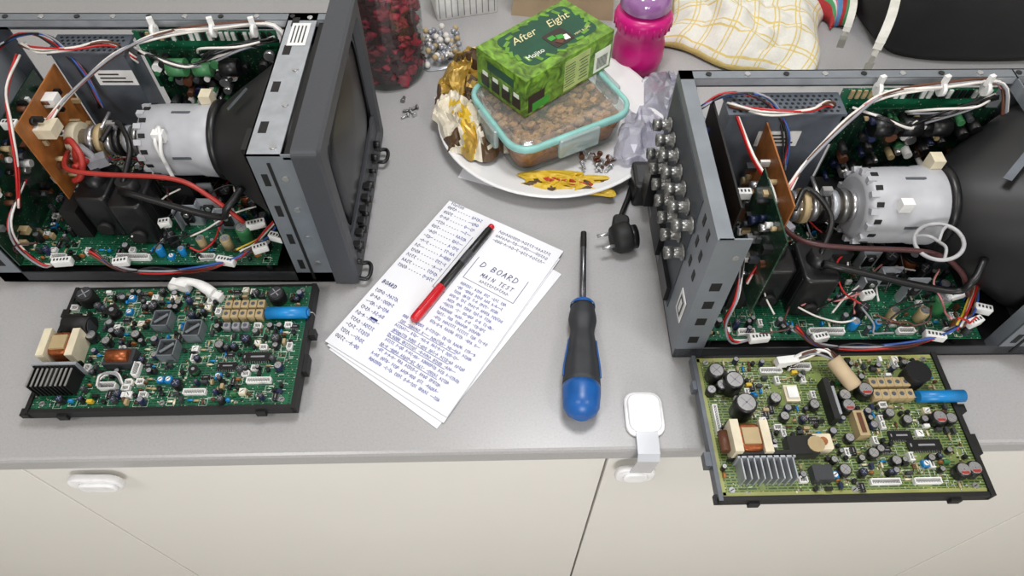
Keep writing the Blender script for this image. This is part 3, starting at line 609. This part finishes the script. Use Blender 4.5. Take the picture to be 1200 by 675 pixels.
b.lathe([(.0120,hs+.0003),(.0140,hs+.003),(.0142,hs+.006)],scb,X=X,n=24,c0=False,c1=False)
for a_ in (.15,3.0):
    q=[Vector(((hr(t)*1.03)*math.cos(a_),(hr(t)*1.03)*math.sin(a_),hs+(Ls-hs)*t)) for t in (.36,.44,.52,.6,.68)]
    b.tube([X@p for p in q],.0012,scb,n=6)
b.obj("screwdriver")
# ---------------------------------------------------------------- plug, adapter
b=B(); c=P(728,283,.012)
Xp=Matrix.Translation((c.x,c.y,.0195))@Matrix.Rotation(math.radians(15),4,'Z')@Matrix.Rotation(math.pi/2,4,'Y')
b.lathe([(.008,-.004),(.015,-.002),(.0185,.004),(.019,.014),(.0185,.016),(.0180,.019)],black2,X=Xp@Matrix.Translation((0,0,-.010)),n=24)
b.rbox(c.x-.001,c.y+.014,.006,.020,.030,.024,.006,black2,rz=-.1)
T=Matrix.Rotation(math.radians(15),4,'Z')
for s_ in (-1,1):
    o=Vector((c.x,c.y,.0195))+T@Vector((-.010,s_*.0095,0)); b.cyl(o,o+T@Vector((-.018,0,0)),.0022,silver,n=10)
b.cyl((c.x+.006,c.y,.0195),(c.x+.017,c.y+.002,.0195),.0145,black,n=20)
b.tube([(c.x+.001,c.y+.024,.016),(c.x+.003,c.y+.04,.009),P(736,232,.005),P(742,218,.005),P(762,210,.012)],lambda t:.0035,black,n=10)
for k in range(5): b.cyl((c.x,c.y+.026+k*.003,.0155-k*.0012),(c.x,c.y+.0275+k*.003,.015-k*.0012),.0055-k*.0003,black)
b.obj("power_plug_cable")
b=B(); c=P(763,218,.02); b.rbox(c.x-.012,c.y+.006,0,.024,.045,.036,.005,black); b.box(c.x-.012,c.y+.006,.036,.014,.03,.0004,dkgrey); b.obj("power_adapter")
# ---------------------------------------------------------------- child safety latches
wl=mat("latch_white",(240,240,242),.3); tl=clearmat("latch_strap_clear",(225,228,234),.2,.2,.65)
def latch(px,compact=False):
    b=B()
    ed=EDGE+math.tan(YW)*px
    if not compact:
        c=P(754,487); b.rbox(c.x,c.y,0,.040,.049,.006,.012,wl,ch=.002); b.rbox(c.x,c.y,.005,.034,.042,.005,.010,wl,ch=.002); b.rbox(c.x,c.y-.002,.0095,.020,.026,.0012,.008,wl,ch=.0004)
        b.loft([[(c.x-.011,y,zz),(c.x+.011,y,zz),(c.x+.011,y,zz+.002),(c.x-.011,y,zz+.002)] for y,zz in ((c.y-.018,.006),(ed-.004,.004),(ed-.009,-.004))]+[[(c.x-.011-.004,ed-.0105,-.03),(c.x+.011-.004,ed-.0105,-.03),(c.x+.007,ed-.0085,-.03),(c.x-.015,ed-.0085,-.03)]],tl,smooth=False)
        px=c.x-.006
        X=Matrix.Translation((px,ed-.0003,-.050))@Matrix.Rotation(math.pi/2,4,'X')
        b.rbox(0,0,0,.042,.034,.007,.012,wl,ch=.002,X=X); b.rbox(0,0,.006,.026,.022,.004,.009,wl,ch=.0015,X=X)
    else:
        X=Matrix.Translation((px,ed-.0003,-.052))@Matrix.Rotation(math.pi/2,4,'X')
        b.rbox(0,0,0,.056,.030,.008,.013,wl,ch=.002,X=X); b.rbox(.004,0,.007,.040,.018,.005,.008,wl,ch=.002,X=X)
    b.obj("child_safety_latch")
latch(0); latch(-.438,True)
# ---------------------------------------------------------------- plate
PX,PY=.053,.737
b=B(); pl=mat("plate_porcelain",(230,230,231),.15,var=.01,coat=.5)
b.lathe([(.075,0),(.085,.0005),(.10,.004),(.13,.010),(.152,.018),(.156,.0205),(.155,.022),(.150,.0205),(.125,.0125),(.10,.0075),(.08,.0055),(.0001,.0055)],pl,n=64,c1=False); b.obj("dinner_plate",loc=(PX,PY,CT))
e=empty("glass_food_container",(.050,.722,CT+.0085),math.radians(28)); W_,D_=.182,.150
gl=clearmat("clear_glass",(240,247,246),.3,.03,.02); lid=clearmat("clear_lid",(238,246,245),.4,.15,.12); teal=mat("teal_seal",(138,192,186),.45)
def rr(W,D,r,z,seg=6):
    o=[]
    for q,(sx,sy) in enumerate(((1,1),(-1,1),(-1,-1),(1,-1))):
        for i in range(seg+1):
            t=math.pi/2*(q+i/seg); o.append((sx*(W/2-r)+r*math.cos(t),sy*(D/2-r)+r*math.sin(t),z))
    return o
b=B(); b.loft([rr(W_-.03,D_-.03,.02,0),rr(W_-.022,D_-.022,.024,.003),rr(W_-.012,D_-.012,.028,.04),rr(W_-.010,D_-.010,.028,.046)],gl,c1=False); b.obj("glass_body",e)
b=B(); b.loft([rr(W_-.004,D_-.004,.03,.044),rr(W_,D_,.032,.046),rr(W_,D_,.032,.052),rr(W_-.004,D_-.004,.03,.054),rr(W_-.012,D_-.012,.026,.054),rr(W_-.014,D_-.014,.025,.051)],teal,c0=False,c1=False)
for (sx,sy,w_,d_) in ((0,-1,.06,.008),(0,1,.06,.008),(1,0,.008,.05),(-1,0,.008,.05)):
    b.rbox(sx*(W_/2+.001),sy*(D_/2+.001),.024,w_,d_,.028,.003,clearmat("clip_clear",(215,232,232),.5,.15,.35))
b.obj("seal_ring",e)
b=B(); b.loft([rr(W_-.013,D_-.013,.025,.051),rr(W_-.02,D_-.02,.022,.0505),rr(W_-.024,D_-.024,.02,.053),rr(W_-.03,D_-.03,.02,.0535)],lid,c0=False); b.obj("lid",e)
b=B(); rd=random.Random(9); nut=mat("walnut",(198,140,92),.7,var=.35,scale=160,bump=.4); nut2=mat("walnut_dark",(150,96,58),.7,var=.4,scale=160)
b.loft([rr(W_-.034,D_-.034,.018,.004),rr(W_-.020,D_-.020,.022,.032)],nut2)
for i in range(220): b.blob((rd.uniform(-1,1)*(W_/2-.018),rd.uniform(-1,1)*(D_/2-.018),rd.uniform(.032,.040)),rd.uniform(.005,.008),nut if rd.random()<.65 else nut2,i,(1,rd.uniform(.6,.9),.7),n=7,amp=.8,freq=2.5)
b.obj("walnut_pieces",e)
# chocolate box
e=empty("chocolate_mint_box",(.044,.768,CT+.0635),math.radians(42))
W2,D2,H2=.158,.094,.056
lime=mat("lime_print",(100,138,42),.4,var=.75,scale=45); dg=mat("dark_green_print",(8,70,48),.35,var=.15); gold=mat("gold_print",(214,190,110),.35,.3); wht=mat("white_print",(235,240,225),.5)
dch=mat("chocolate_print",(46,34,28),.4)
lime.node_tree.nodes["Noise Texture"].inputs["Distortion"].default_value=2
b=B(); b.rbox(0,0,0,W2,D2,H2,.0015,lime,ch=.0006)
b.rbox(.006,.004,H2,W2*.78,D2*.76,.0004,.012,dg,ch=.0001)
for q in range(22):
    t=2*math.pi*q/22; b.box(.006+W2*.40*math.cos(t),.004+D2*.39*math.sin(t),H2,.012,.005,.0006,mat("leaf_print",(96,142,40),.45,var=.3),rz=t+1)
b.rbox(.012,-.010,H2+.0004,.034,.030,.0004,.004,dch,ch=.0001)
for q,(dx,dy) in enumerate(((-.008,.004),(.004,.006),(.008,-.006),(-.004,-.007),(.002,-.001))): b.box(.012+dx,-.010+dy,H2+.0008,.010,.008,.0003+.0001*q,(mat("mint_leaf",(60,150,50),.5),dch,wht,brown,mat("mint_leaf",(60,150,50),.5))[q],rz=q*.7)
b.box(-.06,-D2/2,.004,.028,.0006,.026,dch); b.box(-.052,-D2/2-.0002,.004,.03,.0006,.012,MC["mint_leaf"]); b.box(.012,-D2/2,.004,.046,.0006,H2-.01,mat("pale_panel",(176,192,120),.5)); b.box(.06,-D2/2,.004,.030,.0006,H2-.024,wht)
for q in range(9): b.box(-.002+rd.uniform(0,.003),-D2/2-.0004,.01+q*.004,.018,.0003,.0008,dg); b.box(.051+q*.0022,-D2/2-.0004,.008,.0010,.0003,.018,black)
for q in range(7): b.box(.024,-D2/2-.0004,.01+q*.005,.018-(q%3)*.003,.0003,.001,dg)
for q in range(4): b.box(-W2/2,-.03+q*.02,.006,.0008,.015,.016,dch); b.box(-W2/2,-.03+q*.02,.022,.0008,.010,.006,wht)
b.box(-W2/2,0,.034,.0008,.05,.012,dg)
b.obj("carton",e)
gt=mat("pale_gold_text",(216,208,160),.4)
text("After",.019,gt,e,(-.022,.020,H2+.0007),shear=.4); text("Eight",.019,gt,e,(.036,.018,H2+.0007),shear=.4); text("Mojito",.011,wht,e,(-.034,-.016,H2+.0007)); text("MINT & LIME",.005,gt,e,(.046,-.020,H2+.0008))
# snack bags
goldf=mat("gold_foil",(176,144,66),.38,.3,var=.3,scale=40); bagw=mat("bag_cream",(210,202,184),.45,var=.15,scale=50); bagy=mat("bag_yellow",(208,174,48),.4,var=.1); bago=mat("bag_brown",(80,58,36),.5)
def crumple(name,cx,cy,z0,w,d,h,rot,mats,seed,n=30,fn=None,amp=.012):
    b=B(); T=Matrix.Translation((cx,cy,z0))@Matrix.Rotation(rot,4,'Z'); vs=[]
    off=Vector((seed,seed*2.3,0))
    rdg=lambda f,s,t,zz:1-abs(noise.noise(Vector((s*f,t*f,zz))+off))*2.2
    for i in range(n+1):
        for j in range(n+1):
            s=i/n;t=j/n; e_=(math.sin(math.pi*s)*math.sin(math.pi*t))**.4
            zz=h*e_*(.55+.5*noise.noise(Vector((s*3,t*3,0))+off))+amp*e_*rdg(5,s,t,2)+amp*.45*e_*rdg(12,s,t,7)
            dx=noise.noise(Vector((s*4,t*4,5))+off)*.2*w; dy=noise.noise(Vector((s*4,t*4,9))+off)*.2*d
            vs.append((-w/2+w*s+dx,-d/2+d*t+dy,max(zz,.0004)))
    fs=[(i*(n+1)+j,(i+1)*(n+1)+j,(i+1)*(n+1)+j+1,i*(n+1)+j+1) for i in range(n) for j in range(n)]
    for k,f in enumerate(fs):
        i,j=divmod(k,n); m=fn(i/n,j/n) if fn else mats[0]
        b.add([vs[q] for q in f],[(0,1,2,3)],m,False,T)
    o=b.obj(name)
    bm=bmh.new(); bm.from_mesh(o.data); bmh.ops.remove_doubles(bm,verts=bm.verts,dist=1e-6); bmh.ops.triangulate(bm,faces=bm.faces); bm.to_mesh(o.data); bm.free()
    sol=o.modifiers.new("thickness","SOLIDIFY"); sol.thickness=.0004
    return o
def bagfn(s,t):
    v=noise.noise(Vector((s*3.1,t*3.3,1.5)))+.2*noise.noise(Vector((s*11,t*11,3)))
    return goldf if v>.26 else bago if v<-.30 else bagw if v<.14 else bagy
c=P(548,150,.02); crumple("snack_bag",c.x+.004,c.y+.006,.020,.080,.13,.028,.3,None,3.3,fn=bagfn,amp=.014)
c=P(552,92,.03); crumple("snack_bag",c.x+.002,c.y+.004,.020,.075,.105,.040,-.3,None,7.7,fn=lambda s,t:goldf if bagfn(t,s+.3)!=bago else bago,amp=.016)
def wrapfn(s,t):
    v=noise.noise(Vector((s*6,t*2.5,4))); return mat("wrapper_red",(180,60,36),.4) if .35<t<.55 and .2<s<.9 and int(s*30)%3 else bagy if v<.3 else bago
c=P(665,211,.02); crumple("candy_wrapper",c.x,c.y,.013,.108,.036,.006,-.12,None,5.5,fn=wrapfn,amp=.005)
b=B(); c=P(563,203); b.box(c.x,c.y,.0002,.05,.035,.0004,paper,rz=-.35); b.box(c.x-.002,c.y,.0006,.03,.002,.0001,gwire,rz=-.35); b.obj("paper_slip")
clr=clearmat("clear_film",(232,232,240),.3,.25,.26)
c=P(752,165,.03); crumple("plastic_bag",c.x+.006,c.y+.01,.022,.070,.10,.02,-.3,[clr],9.1,n=16,amp=.012)
c=P(780,112,.03); crumple("plastic_bag",c.x+.014,c.y+.006,.001,.075,.125,.045,.2,[clr],12.4,n=16,amp=.015)
def screw(b,x,y,z,a,m,s=1.0):
    c,s_=math.cos(a),math.sin(a); r=.0035*s
    b.cyl((x,y,z+r),(x+c*.0025*s,y+s_*.0025*s,z+r),r,m,n=12,r1=r*.95); b.cyl((x+c*.0025*s,y+s_*.0025*s,z+r*.9),(x+c*.012*s,y+s_*.012*s,z+.0017),.0017*s,m,n=8,r1=.0014*s)
    for k in range(4): b.cyl((x+c*(.004+k*.002)*s,y+s_*(.004+k*.002)*s,z+.0024),(x+c*(.0048+k*.002)*s,y+s_*(.0048+k*.002)*s,z+.0023),.0022*s,m,n=8)
b=B(); rd=random.Random(3)
for u,v in ((472,121),(482,131),(487,137),(490,127),(479,136)): p=P(u,v); screw(b,p.x,p.y,0,rd.uniform(0,6),silver if u%2 else nickel,1.0)
b.obj("loose_screws")
b=B()
for i in range(14): p=P(rd.uniform(680,722),rd.uniform(178,196),.013); screw(b,p.x,p.y,.0125,rd.uniform(0,6),rd.choice((silver,silver,brown)),1.1)
b.obj("loose_screws")
# ---------------------------------------------------------------- jar of dried roses
c=P(455,106); jx,jy=c.x,c.y+.045
jg=clearmat("jar_glass",(238,244,242),.25,.04,.02)
e=empty("glass_jar",(jx,jy,CT))
b=B(); b.lathe([(.045,0),(.050,.003),(.053,.012),(.056,.12),(.058,.19),(.054,.205),(.056,.22)],jg,n=40,c1=False); b.obj("glass",e)
b=B(); rd=random.Random(6); rs=[mat("dried_rose",(136,20,44),.7,var=.4,scale=200),mat("dried_rose_dark",(62,8,22),.8),mat("dried_rose_bright",(176,34,62),.6,var=.3)]
b.cyl((0,0,.007),(0,0,.185),.043,rs[1],n=20)
for i in range(520):
    t=rd.uniform(0,6.28); side=rd.random()<.82; r=.0445 if side else rd.uniform(0,.045); zz=rd.uniform(.012,.19) if side else .188; b.blob((r*math.cos(t),r*math.sin(t),zz),rd.uniform(.0055,.009),rd.choice(rs),i,(1,rd.uniform(.5,1),rd.uniform(.4,1)),n=6,amp=1.1,freq=2.6)
b.obj("dried_rose_buds",e)
c=P(512,62); b=B(); X=Matrix.Translation((c.x+.008,c.y,0))@Matrix.Rotation(.2,4,'Z')
gb=mat("grey_bead",(150,152,160),.2,.3)
b.rbox(0,0,0,.065,.085,.004,.01,clearmat("tray_clear",(220,225,230),.5,.1,.5),X=X)
rd=random.Random(12)
for i in range(70): b.blob(X@Vector((rd.uniform(-.028,.028),rd.uniform(-.038,.038),.009+rd.uniform(0,.012))),.0048,rd.choice((gb,silver,tan,gb,wwire)),i,n=6,amp=.1)
b.obj("bead_tray")
c=P(540,18); b=B(); X=Matrix.Translation((c.x+.004,c.y+.025,0))@Matrix.Rotation(.25,4,'Z')
b.rbox(0,0,0,.10,.06,.075,.003,white,X=X)
for q in range(10): b.box(-.045+q*.01,0,.075,.0015,.055,.0003,gwire,X=X); b.box(-.045+q*.01,-.0302,.004,.0015,.0004,.066,gwire,X=X)
b.obj("striped_carton")
kr=mat("kraft_paper",(186,164,134),.8,var=.1,scale=20)
b=B(); c=P(640,10,.03); X=Matrix.Translation((c.x+.03,c.y+.05,0))@Matrix.Rotation(-.1,4,'Z')
b.loft([[(sx*.08*k+.003*math.sin(zz*90+sx),sy*.030*k2,zz) for sx,sy in ((-1,-1),(-.3,-1.15),(.3,-.95),(1,-1),(1,1),(.2,1.1),(-1,1))] for k,k2,zz in ((1,1,0),(1.02,1,.03),(.98,1.05,.06),(1.02,.8,.09),(1,.4,.12))],kr,smooth=False,X=X)
b.obj("paper_bag")
# ---------------------------------------------------------------- pink cup
cp=(.187,.872); mg=mat("magenta_plastic",(204,22,124),.3,var=.05); vio=clearmat("violet_clear",(200,140,215),.6,.1,.6)
b=B(); b.lathe([(.029,0),(.034,.004),(.038,.02),(.037,.045),(.033,.058),(.036,.064),(.040,.072),(.041,.086),(.037,.094),(.024,.097)],mg,n=36)
b.lathe([(.030,.096),(.036,.102),(.033,.118),(.022,.130),(.012,.136)],vio,n=30); b.lathe([(.012,.134),(.013,.145),(.008,.150)],mg,n=20)
for k in range(24):
    t=2*math.pi*k/24; b.cyl((.0405*math.cos(t),.0405*math.sin(t),.072),(.0405*math.cos(t),.0405*math.sin(t),.086),.0012,mg,n=6)
b.obj("sippy_cup",loc=(*cp,CT))
# ---------------------------------------------------------------- towel
tw=mat("towel_white",(226,224,216),.9,var=.04,scale=300,bump=.2); ty_=mat("towel_yellow",(218,196,124),.9,var=.08,scale=300)
def towfn(s,t):
    i=int(s*120);j=int(t*96)
    return ty_ if (i%16 in(0,3)) or (j%16 in(0,3)) else tw
def cloth(name,cx,cy,w,d,rot,nx,ny,fn,hf,th=.003):
    b=B()
    for i in range(nx+1):
        for j in range(ny+1):
            s=i/nx;t=j/ny; b.v.append(Vector((-w/2+w*s+.01*math.sin(t*7),-d/2+d*t+.008*math.sin(s*9),hf(s,t))))
    for i in range(nx):
        for j in range(ny):
            b.f.append([i*(ny+1)+j,(i+1)*(ny+1)+j,(i+1)*(ny+1)+j+1,i*(ny+1)+j+1]); b.mi.append(b.k(fn(i/nx,j/ny))); b.sm.append(True)
    o=b.obj(name,loc=(cx,cy,CT),rot=rot); m=o.modifiers.new("thickness","SOLIDIFY"); m.thickness=th; m.offset=1
    return o
c=P(878,44)
def thf(s,t):
    e_=max(0,math.sin(math.pi*s)*math.sin(math.pi*t))
    return .004+.042*e_**.5+e_**.4*(.010*math.sin(s*11+t*6+2*math.sin(t*5))+.022*abs(noise.noise(Vector((s*4,t*4,0))))+.008*noise.noise(Vector((s*12,t*12,3))))
cloth("tea_towel",c.x-.002,c.y+.03,.230,.23,-.45,120,96,towfn,thf,.002)
rb=[mat("stripe_red",(180,56,60),.9),mat("stripe_green",(80,150,100),.9),mat("stripe_white",(220,220,215),.9),mat("stripe_pink",(205,110,140),.9),mat("stripe_blue",(90,140,190),.9)]
c=P(950,34); cloth("striped_cloth",c.x+.030,c.y+.045,.05,.09,.5,40,20,lambda s,t:rb[int(s*16)%5],lambda s,t:.004+.05*(math.sin(math.pi*s)*math.sin(math.pi*t))**.5+.003*math.sin(s*20))
# ---------------------------------------------------------------- black bag with pale straps
b=B(); c=P(1100,40); fab=mat("black_fabric",(20,20,22),.7,var=.2,scale=30,bump=.3); strap=mat("strap_cream",(206,204,196),.8)
b.loft([[((.172*k)*math.copysign(abs(math.cos(a_))**.6,math.cos(a_))*(1+.04*math.sin(a_*5+zz*60)),(.11*k)*math.copysign(abs(math.sin(a_))**.6,math.sin(a_)),zz) for a_ in [2*math.pi*i/40 for i in range(40)]] for k,zz in ((.9,0),(1,.02),(1.02,.06),(.98,.10),(.86,.13),(.6,.145),(.2,.15))],fab,X=Matrix.Translation((c.x+.042,c.y+.03,0)))
def ribbon(pts,w,m):
    pts=[Vector(p) for p in pts]
    for a0,a1 in zip(pts,pts[1:]):
        d=(a1-a0); n_=d.cross(Vector((0,.3,1))).normalized()*w
        b.add([a0-n_,a0+n_,a1+n_,a1-n_,],[(0,1,2,3)],m)
def arc(p0,p1,p2,p3,k=14): return [Vector(p0)*(1-t)**3+Vector(p1)*3*t*(1-t)**2+Vector(p2)*3*t*t*(1-t)+Vector(p3)*t**3 for t in [i/k for i in range(k+1)]]
g=lambda u,v,z:P(u,v,z)
ribbon(arc(g(1052,-20,.155),g(1050,20,.175),g(1035,40,.17),g(1016,82,.12)),.0055,strap)
ribbon(arc(g(1000,-10,.13),g(1004,10,.15),g(992,34,.14),g(984,56,.10)),.0045,strap)
b.obj("black_bag")
# ---------------------------------------------------------------- light
def area(n,loc,sx,sy,pw,col=(1,1,1),rot=(0,0,0)):
    l=bpy.data.lights.new(n,'AREA'); l.shape='RECTANGLE'; l.size=sx; l.size_y=sy; l.energy=pw; l.color=col
    o=bpy.data.objects.new(n,l); bpy.context.collection.objects.link(o); o.location=loc; o.rotation_euler=rot; return o
area("overhead_light",(.12,.62,2.15),.35,.3,9.0,(.98,.98,1)); area("overhead_light",(-.75,-.5,2.55),.4,.4,10,(1,.97,.93)); area("overhead_light",(1.1,-.5,2.55),.4,.4,10,(1,.97,.93))  # first one is added, hung low to brighten the middle of the worktop
area("front_fill",(.1,-1.7,1.5),.8,.6,20,(1,.975,.945),(math.radians(82),0,0))  # added fill behind the camera, brightens the cabinet fronts
w=bpy.data.worlds.new("world"); bpy.context.scene.world=w; w.use_nodes=True
w.node_tree.nodes["Background"].inputs[0].default_value=(.93,.96,1,1); w.node_tree.nodes["Background"].inputs[1].default_value=.32
cam=bpy.data.cameras.new("camera"); cam.sensor_width=36; cam.lens=24; cam.clip_start=.02
co=bpy.data.objects.new("camera",cam); bpy.context.collection.objects.link(co); co.location=(0,0,CT+CH); co.rotation_euler=(TH,0,0)
bpy.context.scene.camera=co
bpy.context.scene.view_settings.view_transform='Standard'
